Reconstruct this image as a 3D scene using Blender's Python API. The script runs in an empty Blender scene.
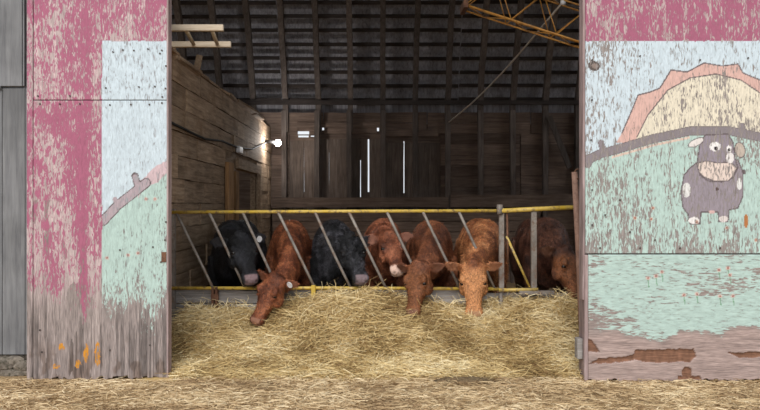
import bpy, bmesh, math, random
import numpy as np
from mathutils import Vector, Matrix

# ------------------------------------------------------------------ camera, world, sun, exposure
F = 760.0; HX = 380.0; HY = 207.0; CH = 1.45          # focal length in pixels, vanishing point, eye height
scene = bpy.context.scene
COL = scene.collection
cam_d = bpy.data.cameras.new('camera'); cam = bpy.data.objects.new('camera', cam_d); COL.objects.link(cam)
cam.location = (0, 0, CH); cam.rotation_euler = (math.pi / 2, 0, 0)
cam_d.sensor_width = 36; cam_d.lens = 36 * F / 760; cam_d.shift_y = 2 / 760; cam_d.clip_end = 500
scene.camera = cam

world = bpy.data.worlds.new('overcast_sky'); scene.world = world; world.use_nodes = True
bgn = world.node_tree.nodes['Background']
bgn.inputs[0].default_value = (0.90, 0.95, 1.0, 1); bgn.inputs[1].default_value = 0.74
sun_d = bpy.data.lights.new('sun', 'SUN'); sun = bpy.data.objects.new('sun', sun_d); COL.objects.link(sun)
sun_d.energy = 2.0; sun_d.angle = math.radians(45); sun_d.color = (1.0, 0.97, 0.92)
sun.rotation_euler = (math.radians(52), 0, math.radians(-14))
vs = scene.view_settings
vs.view_transform = 'Standard'; vs.look = 'None'; vs.gamma = 1; vs.use_curve_mapping = False
vs.exposure = 0.36

# ------------------------------------------------------------------ helpers
rnd = random.Random(7)
def P(x, y, Y):
    """a point of the place, from where it shows at depth Y"""
    return Vector(((x - HX) * Y / F, Y, CH - (y - HY) * Y / F))
def lin(r, g, b):
    f = lambda c: (c / 255 / 12.92) if c / 255 <= .04045 else ((c / 255 + .055) / 1.055) ** 2.4
    return (f(r), f(g), f(b), 1)
def tag(o, label=None, cat=None, group=None, kind=None):
    if label: o['label'] = label
    if cat: o['category'] = cat
    if group: o['group'] = group
    if kind: o['kind'] = kind
    return o
def empty(name, loc=(0, 0, 0)):
    o = bpy.data.objects.new(name, None); COL.objects.link(o); o.location = loc
    o.empty_display_size = .1
    return o
def link(name, me, mat=None, parent=None, loc=None):
    o = bpy.data.objects.new(name, me); COL.objects.link(o)
    if mat and not me.materials: me.materials.append(mat)
    if parent:
        o.parent = parent
        o.matrix_parent_inverse = Matrix.Translation(-parent.location)
    if loc is not None: o.location = loc
    return o
def smooth(me):
    me.polygons.foreach_set('use_smooth', np.ones(len(me.polygons), bool))
def frame_of(d, up=Vector((0, 0, 1))):
    d = d.normalized()
    if abs(d.dot(up)) > .98: up = Vector((0, 1, 0))
    s = d.cross(up).normalized(); return d, s, s.cross(d).normalized()

class MB:
    """collects shapes; build() links them as one mesh, its origin at the shapes' base"""
    def __init__(s): s.v = []; s.f = []
    def add(s, vs, fs):
        n = len(s.v); s.v += [Vector(p) for p in vs]; s.f += [tuple(i + n for i in f) for f in fs]; return s
    def box(s, x0, x1, y0, y1, z0, z1):
        return s.add([(x, y, z) for x in (x0, x1) for y in (y0, y1) for z in (z0, z1)],
                     [(0, 1, 3, 2), (4, 6, 7, 5), (0, 4, 5, 1), (2, 3, 7, 6), (0, 2, 6, 4), (1, 5, 7, 3)])
    def bar(s, a, b, w, h, up=Vector((0, 0, 1))):
        a, b = Vector(a), Vector(b); d, sd, u = frame_of(b - a, up)
        pts = [c + sd * (i * w / 2) + u * (j * h / 2) for c in (a, b) for i, j in ((-1, -1), (1, -1), (1, 1), (-1, 1))]
        return s.add(pts, [(3, 2, 1, 0), (4, 5, 6, 7), (0, 1, 5, 4), (1, 2, 6, 5), (2, 3, 7, 6), (3, 0, 4, 7)])
    def loft(s, rings, cap=True):
        n = len(rings[0]); vs = [p for r in rings for p in r]; fs = []
        for k in range(len(rings) - 1):
            for i in range(n):
                j = (i + 1) % n; fs.append((k * n + i, k * n + j, (k + 1) * n + j, (k + 1) * n + i))
        if cap:
            fs.append(tuple(range(n - 1, -1, -1))); fs.append(tuple(len(vs) - n + i for i in range(n)))
        return s.add(vs, fs)
    def tube(s, pts, r, n=8, up=Vector((0, 0, 1))):
        pts = [Vector(p) for p in pts]; rings = []
        for k, p in enumerate(pts):
            d = (pts[min(k + 1, len(pts) - 1)] - pts[max(k - 1, 0)])
            d, sd, u = frame_of(d, up); rr = r[k] if isinstance(r, (list, tuple)) else r
            rings.append([p + sd * rr * math.cos(t) + u * rr * math.sin(t) for t in [2 * math.pi * i / n for i in range(n)]])
        return s.loft(rings)
    def ball(s, c, r, n=10, m=6):
        c = Vector(c); r = Vector((r, r, r)) if not hasattr(r, '__len__') else Vector(r)
        rings = [[c + Vector((r.x * math.sin(a) * math.cos(t), r.y * math.sin(a) * math.sin(t), -r.z * math.cos(a)))
                  for t in [2 * math.pi * i / n for i in range(n)]] for a in [math.pi * (k + .08) / (m + .16) for k in range(m + 1)]]
        return s.loft(rings)
    def mesh(s, name, origin=None):
        o = Vector(origin) if origin is not None else Vector((0, 0, 0))
        me = bpy.data.meshes.new(name); me.from_pydata([tuple(p - o) for p in s.v], [], s.f); me.update()
        bm = bmesh.new(); bm.from_mesh(me); bmesh.ops.recalc_face_normals(bm, faces=bm.faces); bm.to_mesh(me); bm.free()
        return me
    def base(s):
        xs = [p.x for p in s.v]; ys = [p.y for p in s.v]; zs = [p.z for p in s.v]
        return Vector(((min(xs) + max(xs)) / 2, (min(ys) + max(ys)) / 2, min(zs)))
    def build(s, name, mat, parent=None, sm=False, bevel=0):
        o = s.base(); me = s.mesh(name, o)
        if bevel:
            bm = bmesh.new(); bm.from_mesh(me)
            bmesh.ops.bevel(bm, geom=bm.edges[:], offset=bevel, segments=1, affect='EDGES'); bm.to_mesh(me); bm.free()
        if sm: smooth(me)
        return link(name, me, mat, parent, o)

# ---- numpy value noise
def _h(i, j, seed):
    n = np.sin(i * 127.1 + j * 311.7 + seed * 74.7) * 43758.5453
    return n - np.floor(n)
def vn(x, y, seed=0, octv=3):
    t = np.zeros_like(np.asarray(x, float) + np.asarray(y, float)); a = .5; tot = 0
    for o in range(octv):
        i = np.floor(x); j = np.floor(y); fx = x - i; fy = y - j
        fx = fx * fx * (3 - 2 * fx); fy = fy * fy * (3 - 2 * fy)
        v = (_h(i, j, seed) * (1 - fx) + _h(i + 1, j, seed) * fx) * (1 - fy) + (_h(i, j + 1, seed) * (1 - fx) + _h(i + 1, j + 1, seed) * fx) * fy
        t = t + a * v; tot += a; a *= .5; x = x * 2.03 + 5.1; y = y * 2.03 + 9.7; seed += 3
    return t / tot
def sst(a, b, x):
    t = np.clip((x - a) / (b - a), 0, 1); return t * t * (3 - 2 * t)

# ------------------------------------------------------------------ materials
def nmat(name):
    m = bpy.data.materials.new(name); m.use_nodes = True
    nt = m.node_tree; b = nt.nodes['Principled BSDF']
    return m, nt, b
def N(nt, t, **kw):
    n = nt.nodes.new(t)
    for k, v in kw.items(): setattr(n, k, v)
    return n
def coords(nt, scale, jitter=True):
    g = N(nt, 'ShaderNodeNewGeometry'); mp = N(nt, 'ShaderNodeMapping'); mp.inputs['Scale'].default_value = scale
    if jitter:
        oi = N(nt, 'ShaderNodeObjectInfo'); mu = N(nt, 'ShaderNodeMath', operation='MULTIPLY'); mu.inputs[1].default_value = 37.0
        nt.links.new(oi.outputs['Random'], mu.inputs[0]); nt.links.new(mu.outputs[0], mp.inputs['Location'])
    nt.links.new(g.outputs['Position'], mp.inputs['Vector']); return mp.outputs[0]
def noise(nt, vec, scale, detail=4, rough=.6, dist=0):
    n = N(nt, 'ShaderNodeTexNoise'); n.inputs['Scale'].default_value = scale; n.inputs['Detail'].default_value = detail
    n.inputs['Roughness'].default_value = rough; n.inputs['Distortion'].default_value = dist
    if vec is not None: nt.links.new(vec, n.inputs['Vector'])
    return n.outputs[0]
def ramp(nt, fac, stops):
    r = N(nt, 'ShaderNodeValToRGB'); e = r.color_ramp.elements
    while len(e) < len(stops): e.new(.5)
    for i, (p, c) in enumerate(stops): e[i].position = p; e[i].color = c
    nt.links.new(fac, r.inputs[0]); return r.outputs[0]
def mixc(nt, fac, a, b, mode='MIX'):
    m = N(nt, 'ShaderNodeMix', data_type='RGBA', blend_type=mode)
    for s, v in ((m.inputs[0], fac), (m.inputs[6], a), (m.inputs[7], b)):
        if isinstance(v, (int, float)): s.default_value = v
        elif isinstance(v, tuple): s.default_value = v
        else: nt.links.new(v, s)
    return m.outputs[2]
def maprange(nt, v, a, b, c=0., d=1.):
    m = N(nt, 'ShaderNodeMapRange'); nt.links.new(v, m.inputs[0])
    for i, x in zip((1, 2, 3, 4), (a, b, c, d)): m.inputs[i].default_value = x
    return m.outputs[0]
def bump(nt, b, h, strength=.3, dist=.01):
    n = N(nt, 'ShaderNodeBump'); n.inputs['Strength'].default_value = strength; n.inputs['Distance'].default_value = dist
    nt.links.new(h, n.inputs['Height']); nt.links.new(n.outputs[0], b.inputs['Normal'])
def wood(name, dark, mid, light, axis='x', rough=.85, stain=None, bmp=.4, objvar=.35):
    m, nt, b = nmat(name)
    sc = {'x': (1.2, 16, 16), 'y': (16, 1.2, 16), 'z': (16, 16, 1.2)}[axis]
    c = coords(nt, sc); n1 = noise(nt, c, 1.6, 6, .7, .4)
    c2 = coords(nt, (1, 1, 1)); n2 = noise(nt, c2, 1.7, 3)
    col = ramp(nt, n1, [(.28, dark), (.5, mid), (.74, light)])
    f2 = maprange(nt, n2, .3, .7, .7, 1.15); cc = N(nt, 'ShaderNodeCombineXYZ')
    oi = N(nt, 'ShaderNodeObjectInfo'); f3 = maprange(nt, oi.outputs['Random'], 0, 1, 1 - objvar, 1 + objvar)
    mm = N(nt, 'ShaderNodeMath', operation='MULTIPLY'); nt.links.new(f2, mm.inputs[0]); nt.links.new(f3, mm.inputs[1])
    for i in range(3): nt.links.new(mm.outputs[0], cc.inputs[i])
    col = mixc(nt, 1.0, col, cc.outputs[0], 'MULTIPLY')
    if stain:
        n3 = noise(nt, c2, 3.1, 4); col = mixc(nt, maprange(nt, n3, .56, .7), col, stain)
    nt.links.new(col, b.inputs['Base Color']); b.inputs['Roughness'].default_value = rough
    b.inputs['Specular IOR Level'].default_value = .25
    bump(nt, b, n1, bmp, .008); return m
def metal(name, c1, c2, rust=None, lo=.55, hi=.7, rough=.5, metallic=0., scale=9):
    m, nt, b = nmat(name); c = coords(nt, (1, 1, 1)); n1 = noise(nt, c, scale, 5, .65)
    col = mixc(nt, maprange(nt, n1, .35, .65), c1, c2)
    if rust:
        n2 = noise(nt, c, scale * 2.3, 5, .7); col = mixc(nt, maprange(nt, n2, lo, hi), col, rust)
    nt.links.new(col, b.inputs['Base Color']); b.inputs['Roughness'].default_value = rough; b.inputs['Metallic'].default_value = metallic
    bump(nt, b, n1, .2, .004); return m

M = {}
M['siding'] = wood('grey_siding', lin(105, 105, 108), lin(128, 128, 130), lin(146, 146, 147), 'z', objvar=.08, bmp=.25)
M['pen'] = wood('pen_wall_wood', lin(112, 92, 74), lin(160, 136, 112), lin(196, 172, 146), 'y', stain=lin(134, 108, 82), objvar=.16)
M['pen_trim'] = wood('pen_trim_wood', lin(120, 88, 58), lin(170, 130, 90), lin(196, 160, 120), 'z')
M['barn'] = wood('old_barn_boards', lin(92, 77, 68), lin(128, 109, 97), lin(156, 136, 122), 'x', objvar=.25)
M['barn_v'] = wood('old_barn_door_boards', lin(84, 73, 66), lin(114, 101, 92), lin(140, 126, 116), 'z', objvar=.2)
M['frame'] = wood('dark_rafter_wood', lin(76, 67, 62), lin(102, 92, 86), lin(128, 117, 110), 'z', objvar=.25)
M['purlin'] = wood('dark_purlin_wood', lin(50, 44, 42), lin(68, 61, 58), lin(86, 78, 75), 'x', objvar=.25)
M['shingle'] = wood('shingle_underside', lin(112, 110, 113), lin(166, 164, 170), lin(206, 204, 212), 'z', objvar=0)
M['plank_grey'] = wood('grey_bunk_plank', lin(110, 104, 100), lin(155, 149, 145), lin(190, 186, 182), 'x', objvar=.12)
M['fresh'] = wood('pale_ladder_wood', lin(170, 150, 125), lin(205, 188, 165), lin(226, 212, 192), 'x', objvar=.06)
M['stile'] = wood('weathered_stile', lin(110, 92, 90), lin(158, 138, 136), lin(190, 172, 170), 'z', objvar=.1)
M['yellow'] = metal('yellow_painted_pipe', lin(200, 166, 52), lin(206, 178, 96), lin(128, 104, 74), .50, .64)
M['yellow_worn'] = metal('worn_yellow_pipe', lin(196, 165, 70), lin(190, 168, 110), lin(120, 104, 86), .5, .62)
M['galv'] = metal('grey_worn_pipe', lin(112, 104, 98), lin(146, 138, 130), lin(112, 88, 72), .5, .66, .55)
M['rust'] = metal('rusty_iron', lin(92, 58, 40), lin(122, 86, 64), lin(62, 44, 36), .5, .7, .8)
M['orange'] = metal('orange_yellow_boom', lin(176, 118, 44), lin(192, 140, 64), lin(116, 78, 40), .5, .7)
M['pole'] = metal('reddish_brown_pole', lin(136, 104, 90), lin(160, 126, 110), lin(104, 78, 66), .5, .7, .75)
M['rope'] = metal('grey_rope', lin(176, 166, 154), lin(200, 190, 176))
M['stone'] = metal('foundation_stone', lin(92, 84, 76), lin(142, 132, 120), lin(62, 60, 46), .5, .66, .9, scale=14)
M['white'] = metal('white_plastic', lin(220, 220, 222), lin(235, 235, 238), rough=.4)
M['nail'] = metal('nail_head', lin(58, 50, 48), lin(84, 72, 66), rough=.7)
M['dark'] = metal('black_cable', lin(30, 28, 28), lin(40, 37, 36), rough=.7)

def panel_mat(name, axis):
    m, nt, b = nmat(name)
    a = N(nt, 'ShaderNodeAttribute'); a.attribute_name = 'paint'
    u = N(nt, 'ShaderNodeAttribute'); u.attribute_name = 'under'
    w = N(nt, 'ShaderNodeAttribute'); w.attribute_name = 'wear'
    big = (64, 64, 17) if axis == 'z' else (14, 60, 60)
    fine = (150, 150, 10) if axis == 'z' else (10, 150, 150)
    n1 = noise(nt, coords(nt, big), 1.0, 5, .62, .8)
    n2 = noise(nt, coords(nt, fine), 1.0, 4, .6, .3)
    n3 = noise(nt, coords(nt, (4, 4, 3)), 1.0, 3)
    sm = N(nt, 'ShaderNodeMath', operation='MULTIPLY_ADD'); nt.links.new(n2, sm.inputs[0]); sm.inputs[1].default_value = .35
    nt.links.new(n1, sm.inputs[2])
    val = maprange(nt, sm.outputs[0], .53, .83)                    # about uniform 0..1
    sub = N(nt, 'ShaderNodeMath', operation='SUBTRACT'); nt.links.new(val, sub.inputs[0]); nt.links.new(w.outputs['Fac'], sub.inputs[1])
    mask = maprange(nt, sub.outputs[0], -.10, .14)
    grain = maprange(nt, n2, .3, .7, .52, 1.32); cg = N(nt, 'ShaderNodeCombineXYZ')
    tone = maprange(nt, sm.outputs[0], .5, .86, .74, 1.06); ct = N(nt, 'ShaderNodeCombineXYZ')
    for i in range(3): nt.links.new(grain, cg.inputs[i]); nt.links.new(tone, ct.inputs[i])
    und = mixc(nt, 1.0, u.outputs['Color'], cg.outputs[0], 'MULTIPLY')
    pnt = mixc(nt, 1.0, a.outputs['Color'], ct.outputs[0], 'MULTIPLY')
    col = mixc(nt, mask, und, pnt)
    nt.links.new(col, b.inputs['Base Color']); b.inputs['Roughness'].default_value = .8; b.inputs['Specular IOR Level'].default_value = .25
    ad = N(nt, 'ShaderNodeMath', operation='MULTIPLY_ADD'); nt.links.new(n2, ad.inputs[0]); ad.inputs[1].default_value = .6; nt.links.new(mask, ad.inputs[2])
    bump(nt, b, ad.outputs[0], .35, .004)
    return m
M['panel_v'] = panel_mat('peeling_paint_upright_grain', 'z')
M['panel_h'] = panel_mat('peeling_paint_level_grain', 'x')

def soil_mat():
    m, nt, b = nmat('straw_covered_ground'); c = coords(nt, (1, 1, 1), False)
    n1 = noise(nt, c, 3.2, 6, .65); n2 = noise(nt, c, 38, 4, .7, 1.)
    c1 = ramp(nt, n2, [(.3, lin(112, 90, 68)), (.52, lin(166, 140, 106)), (.72, lin(204, 180, 142))])
    col = mixc(nt, maprange(nt, n1, .56, .76), c1, lin(142, 120, 94))
    nt.links.new(col, b.inputs['Base Color']); b.inputs['Roughness'].default_value = .95; b.inputs['Specular IOR Level'].default_value = .1
    bump(nt, b, n2, .6, .02); return m
M['soil'] = soil_mat()
def hay_mat(name, stops):
    m, nt, b = nmat(name); a = N(nt, 'ShaderNodeAttribute'); a.attribute_name = 'tint'
    nt.links.new(ramp(nt, a.outputs['Fac'], stops), b.inputs['Base Color'])
    b.inputs['Roughness'].default_value = .7; b.inputs['Specular IOR Level'].default_value = .2; return m
M['hay'] = hay_mat('hay_stalks', [(0, lin(138, 110, 74)), (.3, lin(194, 166, 114)), (.65, lin(226, 202, 150)), (1, lin(244, 228, 188))])
M['straw'] = hay_mat('straw_litter', [(0, lin(104, 82, 60)), (.3, lin(166, 138, 104)), (.65, lin(206, 180, 140)), (1, lin(236, 216, 180))])

# ------------------------------------------------------------------ board maker (shared, slightly uneven meshes)
def board_mesh(seed, seg=5):
    r = random.Random(seed); mb = MB(); rings = []
    for k in range(seg + 1):
        x = -.5 + k / seg; j = [r.uniform(-.03, .03) for _ in range(4)]
        rings.append([Vector((x, -.5 + j[0] * .4, -.5 + j[1])), Vector((x, .5, -.5 + j[1])), Vector((x, .5, .5 + j[2])), Vector((x, -.5 + j[0] * .4, .5 + j[2]))])
    mb.loft(rings); return mb.mesh('board_%d' % seed)
_boards = {}
def board(name, mat, parent, c, lx, ly, lz, along='x', rot=0., tilt=0.):
    """an uneven plank: length lx along its axis, ly thick, lz high"""
    key = (mat.name, rnd.randrange(4))
    if key not in _boards:
        me = board_mesh(len(_boards)); me.materials.append(mat); _boards[key] = me
    o = link(name, _boards[key], None, parent, Vector(c)); o.scale = (lx, ly, lz)
    if along == 'x': o.rotation_euler = (tilt, rot, 0)
    elif along == 'y': o.rotation_euler = (tilt, 0, math.pi / 2 + rot)
    elif along == 'z': o.rotation_euler = (0, math.pi / 2 + rot, 0)
    return o

# ================================================================== SETTING
BACK = 14.68; PENX = -2.10; PENZ = 2.98
g = MB(); g.add([(-40, -6, 0), (40, -6, 0), (40, 60, 0), (-40, 60, 0)], [(0, 1, 2, 3)])
floor = g.build('floor', M['soil']); tag(floor, 'straw strewn dirt ground running into the barn', 'ground', kind='structure')

# ---- roof: curved profile in (Y, Z), with rafters and purlins below the shingles
PROF = [(14.72, 2.9), (14.68, 3.45), (14.42, 4.1), (14.08, 4.75), (13.68, 5.4), (13.15, 6.1), (12.3, 6.9), (11.4, 7.5), (10.6, 7.85),
        (9.8, 7.5), (8.9, 6.9), (8.0, 6.1), (7.3, 5.3), (6.75, 4.6), (6.6, 4.3)]
def roof_shell():
    mb = MB(); rings = []
    for x in (-6.5, 6.5):
        rings.append([Vector((x, y + (.10 if y > 10.6 else -.1 if y < 10.6 else 0), z + .12)) for y, z in PROF])
    n = len(PROF); vs = rings[0] + rings[1]
    mb.add(vs, [(i, i + 1, n + i + 1, n + i) for i in range(n - 1)])
    return mb
roof = roof_shell().build('roof', M['shingle'])
tag(roof, 'curved barn roof seen from inside, grey shingle undersides between dark rafters', 'roof', kind='structure')
md = roof.modifiers.new('thick', 'SOLIDIFY'); md.thickness = .04; md.offset = 1
def prof_at(s):
    """point and tangent at length s up the rear half of the profile"""
    acc = 0
    for (a, b), (c, d) in zip(PROF, PROF[1:]):
        L = math.hypot(c - a, d - b)
        if acc + L >= s:
            t = (s - acc) / L; return (a + (c - a) * t, b + (d - b) * t), ((c - a) / L, (d - b) / L)
        acc += L
RX = [0.058 + .623 * k for k in range(-8, 8)]
for k, x in enumerate(RX):
    mb = MB(); rings = []; w = .05
    for i in range(15):
        (y, z), (ty, tz) = prof_at(i * .3); ny, nz = -tz, ty          # inward
        jx = x + rnd.uniform(-.008, .008)
        rings.append([Vector((jx - w, y, z)), Vector((jx + w, y, z)), Vector((jx + w, y + ny * .15, z + nz * .15)), Vector((jx - w, y + ny * .15, z + nz * .15))])
    mb.loft(rings).build('rafter', M['frame'], roof)
for k in range(13):
    (y, z), (ty, tz) = prof_at(.62 + k * .265)
    a = math.atan2(-ty, tz)
    for x0, x1 in ((-5.2, -1.9), (-1.88, 1.5), (1.52, 5.0)):
        board('purlin', M['purlin'], roof, ((x0 + x1) / 2, y + .03, z + .015 + rnd.uniform(-.012, .012)), x1 - x0, .022, .065, 'x', rnd.uniform(-.003, .003), a)

# ---- rear wall: outer cladding with the gaps that let daylight through
SLIT = [(368.5, 1.5, 139, 192), (360.5, .8, 160, 197), (404, .9, 141, 193), (304, .45, 148, 192), (329, .2, 152, 186)]
sB = F / BACK
holes = []
for x, w, y0, y1 in SLIT:
    holes.append(((x - w / 2 - HX) / sB, (x + w / 2 - HX) / sB, CH + (HY - y1) / sB, CH + (HY - y0) / sB))
for x0, x1, y0, y1 in ((297.5, 309, 131, 134.2), (298, 308.5, 135.2, 137.2), (310.5, 315.5, 135.4, 136.6), (322, 324, 126.5, 130), (377, 379, 127.5, 131)):
    holes.append(((x0 - HX) / sB, (x1 - HX) / sB, CH + (HY - y1) / sB, CH + (HY - y0) / sB))
def holed(x0, x1, z0, z1, y, th):
    xs = sorted({x0, x1, *[h[0] for h in holes], *[h[1] for h in holes]}); zs = sorted({z0, z1, *[h[2] for h in holes], *[h[3] for h in holes]})
    bm = bmesh.new(); vv = {}
    def V(x, z):
        if (x, z) not in vv: vv[(x, z)] = bm.verts.new((x, y, z))
        return vv[(x, z)]
    for a, b in zip(xs, xs[1:]):
        for c, d in zip(zs, zs[1:]):
            mx, mz = (a + b) / 2, (c + d) / 2
            if any(h[0] < mx < h[1] and h[2] < mz < h[3] for h in holes): continue
            bm.faces.new((V(a, c), V(b, c), V(b, d), V(a, d)))
    r = bmesh.ops.extrude_face_region(bm, geom=bm.faces[:])
    bmesh.ops.translate(bm, verts=[e for e in r['geom'] if isinstance(e, bmesh.types.BMVert)], vec=(0, th, 0))
    bmesh.ops.recalc_face_normals(bm, faces=bm.faces)
    me = bpy.data.meshes.new('wall_back'); bm.to_mesh(me); bm.free(); return me
wb = link('wall_back', holed(-6.5, 6.5, 0, 3.05, BACK + .03, .03), M['barn'])
tag(wb, 'dark rear barn wall of old boards with thin gaps of daylight', 'wall', kind='structure')
def blocked(xa, xb, za, zb):
    return any(h[0] < xb and h[1] > xa and h[2] < zb and h[3] > za for h in holes)
# level planks, split where daylight comes through
ZD = CH + (HY - 134.6) / sB                                    # top of the upright door boards
for k in range(16):
    z0 = .0 + k * .205; z1 = z0 + .2
    if z0 > 3.3: break
    segs = [(-4.9, -2.5), (-2.48, -1.75)] if z1 < ZD + .12 else [(-4.9, -3.2), (-3.18, -1.1), (-1.08, .9)]
    segs += [(1.17, 2.7), (2.72, 5.0)] if z1 < ZD + .12 else [(.92, 2.9), (2.92, 5.0)]
    for a, b in segs:
        if b < PENX - .1 and z1 < 2.6: continue
        if a < PENX < b and z1 < 2.6: a = PENX
        cuts = [h for h in holes if h[0] < b and h[1] > a and h[2] < z1 and h[3] > z0]
        if cuts:
            c0, c1 = min(h[0] for h in cuts), max(h[1] for h in cuts)
            for p, q in ((a, c0), (c1, b)):
                if q - p > .06: board('plank', M['barn'], wb, ((p + q) / 2, BACK + .01, (z0 + z1) / 2), q - p, .03, .198)
        else:
            board('plank', M['barn'], wb, ((a + b) / 2, BACK + .01 + rnd.uniform(-.008, .008), (z0 + z1) / 2), b - a, .03, .2, 'x', rnd.uniform(-.003, .003))
# upright door boards between the planks, standing apart at the gaps
sl = sorted(h for h in holes[:5]); edges = [-1.74]
for h in sl: edges += [h[0], h[1]]
edges.append(1.16)
for a, b in zip(edges[::2], edges[1::2]):
    n = max(1, round((b - a) / .22)); w = (b - a) / n
    for i in range(n):
        xx = a + (i + .5) * w
        zt = ZD - .09 if xx < .05 else ZD - .16
        if -1.66 < xx < -1.2: zt = 2.73
        board('door_board', M['barn_v'], wb, (xx, BACK - .005 + rnd.uniform(-.006, .006), zt / 2), zt, .03, w - .002, 'z')
for px in (285, 317.5, 349.5, 383, 415, 447.5, 480, 512, 544, 576):
    x = (px - HX) / sB
    tz = 3.3
    board('stud', M['frame'], wb, (x, BACK - .09, tz / 2), tz, .14, .095, 'z', rnd.uniform(-.004, .004))
board('header', M['barn'], wb, ((411 - HX) / sB, BACK - .05, CH + (HY - 133.5) / sB), 54 / sB, .06, .13)
board('header', M['barn'], wb, ((340 - HX) / sB, BACK - .03, 3.03), 86 / sB, .03, .1)
board('ledger', M['barn'], wb, ((360 - HX) / sB, BACK - .19, CH + .09), 175 / sB, .04, .19)
board('ledger', M['barn'], wb, ((512 - HX) / sB, BACK - .19, CH + .12), 125 / sB, .04, .24)
board('ledger', M['purlin'], wb, (.3, BACK - .19, 3.44), 9.4, .05, .08)
for k in range(4):
    board('ledger', M['barn'], wb, (.5, BACK - .19 + .01 * (k % 2), 1.28 - .2 * k), 5.1, .04, .185)

# ---- side and front walls that close the barn
def end_wall(x0, x1):
    # gable end; large high opening, out of view, added to let daylight in
    return MB().box(x0, x1, 6.6, 8.4, 0, 8.0).box(x0, x1, 14.4, 14.74, 0, 8.0).box(x0, x1, 8.4, 14.4, 5.8, 8.0).box(x0, x1, 8.4, 14.4, 0, 2.3)
w = end_wall(-6.56, -6.5).build('wall_left', M['barn']); tag(w, 'far end wall of the barn, hidden left of the pen wall', 'wall', kind='structure')
w = end_wall(6.5, 6.56).build('wall_right', M['barn']); tag(w, 'end wall of the barn right of the feeding place', 'wall', kind='structure')
FW = 6.60
w = MB().box(2.35, 6.56, FW, FW + .06, 0, 4.4).build('wall_front_right', M['siding']); tag(w, 'board siding behind the right painted door', 'wall', kind='structure')
wf = MB().box(-6.56, -2.12, FW, FW + .06, .22, 4.4).build('wall_front_left', M['siding']); tag(wf, 'grey board siding on the front of the barn beside the doors', 'wall', kind='structure')
# grey siding boards left of the left door
sF = F / 6.56
bx = (24.3 - HX) / sF
xs = [bx, (22.2 - HX) / sF, (-.8 - HX) / sF]
while xs[-1] > -4.6: xs.append(xs[-1] - .21)
def siding(x1, x0, z0, z1, y, d=0):
    MB().box(x0 + .002, x1 - .002, y - .024 - d, y, z0, z1).build('siding_board', M['siding'], wf, bevel=.003)
zj = CH + (HY - 87.5) / sF; zb = CH - (355 - HY) / sF
for i, (a, b) in enumerate(zip(xs, xs[1:])):
    siding(a, b, zj + .012, 3.6, FW - .012, .004 if i % 2 else 0)
    off = .018
    siding(a + off, b + off, zb, zj - .004, FW, .0)
siding(xs[2] + .017, -4.6, zj - .014, zj + .012, FW - .03)
wr = bpy.data.objects['wall_front_right']
for k in range(17):
    x0 = 2.36 + k * .21; MB().box(x0 + .002, x0 + .206, FW - .024 - .004 * (k % 2), FW, .02, 4.38).build('siding_board', M['siding'], wr, bevel=.003)
# foundation stones under the siding
fd = MB().box(-4.6, -2.02, FW + .01, FW + .05, 0, .22).build('trim_1', M['stone']); tag(fd, 'rough stone footing under the grey siding', 'footing', kind='structure')
def rock(c, r, seed):
    rr = random.Random(seed); bm = bmesh.new(); bmesh.ops.create_icosphere(bm, subdivisions=2, radius=1)
    for v in bm.verts:
        k = 1 + rr.uniform(-.13, .13); v.co = Vector((v.co.x * r[0] * k, v.co.y * r[1] * k, v.co.z * r[2] * k))
    me = bpy.data.meshes.new('stone'); bm.to_mesh(me); bm.free(); return link('stone', me, M['stone'], fd, c)
for i, (x, y, r) in enumerate([(3, 364, .085), (15, 361, .06), (23, 366, .07), (10, 373, .075), (20, 374, .06), (28, 372, .055), (-8, 368, .09), (-24, 366, .1)]):
    p = P(x, y, 6.55); rock(p, (r * 1.35, r * .7, r * .75), i)

# ---- pen wall (left, of wide planks) with a doorway near the far end
DY0, DY1, DZ = 11.1, 13.0, 2.02
mb = MB()
mb.box(PENX - .12, PENX - .03, 6.72, DY0, 0, PENZ - .04); mb.box(PENX - .12, PENX - .03, DY1, BACK - .02, 0, PENZ - .04); mb.box(PENX - .12, PENX - .03, DY0, DY1, DZ, PENZ - .04)
pw = mb.build('wall_pen', M['pen']); tag(pw, 'brown plank wall of the pen running back along the left', 'wall', kind='structure')
for k in range(12):
    z0 = .005 + k * .248; z1 = z0 + .243
    cuts = [6.7]
    while cuts[-1] < 13.4: cuts.append(cuts[-1] + rnd.uniform(.8, 1.7))
    cuts.append(BACK - .05)
    for a, b in zip(cuts, cuts[1:]):
        for p, q in ([(a, b)] if z0 > DZ else [(a, min(b, DY0)), (max(a, DY1), b)]):
            if q - p < .08: continue
            board('plank', M['pen'], pw, (PENX - .012 + rnd.uniform(-.012, .01), (p + q) / 2, (z0 + z1) / 2), q - p - .01, .03, .238, 'y', rnd.uniform(-.001, .001))
# door trim on the pen wall
def yz(x):  return 2.1 * F / (HX - x)
board('door_post', M['pen_trim'], pw, (PENX + .03, 10.45, 1.03), 2.06, .34, .05, 'z')
pp = board('door_post', M['pen_trim'], pw, (PENX + .03, 10.92, .98), 1.96, .22, .05, 'z')
board('door_post', M['pen'], pw, (PENX + .03, 13.1, 1.0), 2.0, .2, .05, 'z')
board('door_header', M['pen'], pw, (PENX + .03, 12.05, 2.08), 2.1, .05, .14, 'y')
# loose broken boards along its ragged top edge
for k in range(11):
    y = 6.95 + k * .66; L = rnd.uniform(.5, 1.0)
    board('top_board', M['pen'], pw, (PENX - .03 + rnd.uniform(-.03, .05), y, PENZ + .005 + rnd.uniform(-.012, .04)), L, rnd.uniform(.07, .16), rnd.uniform(.025, .05), 'y', rnd.uniform(-.08, .08), rnd.uniform(-.3, .3))
board('splinter', M['pen'], pw, (PENX, 8.75, PENZ + .1), .24, .03, .07, 'z', .2)
board('splinter', M['pen'], pw, (PENX, 7.75, PENZ + .05), .16, .03, .05, 'z', -.3)

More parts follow.
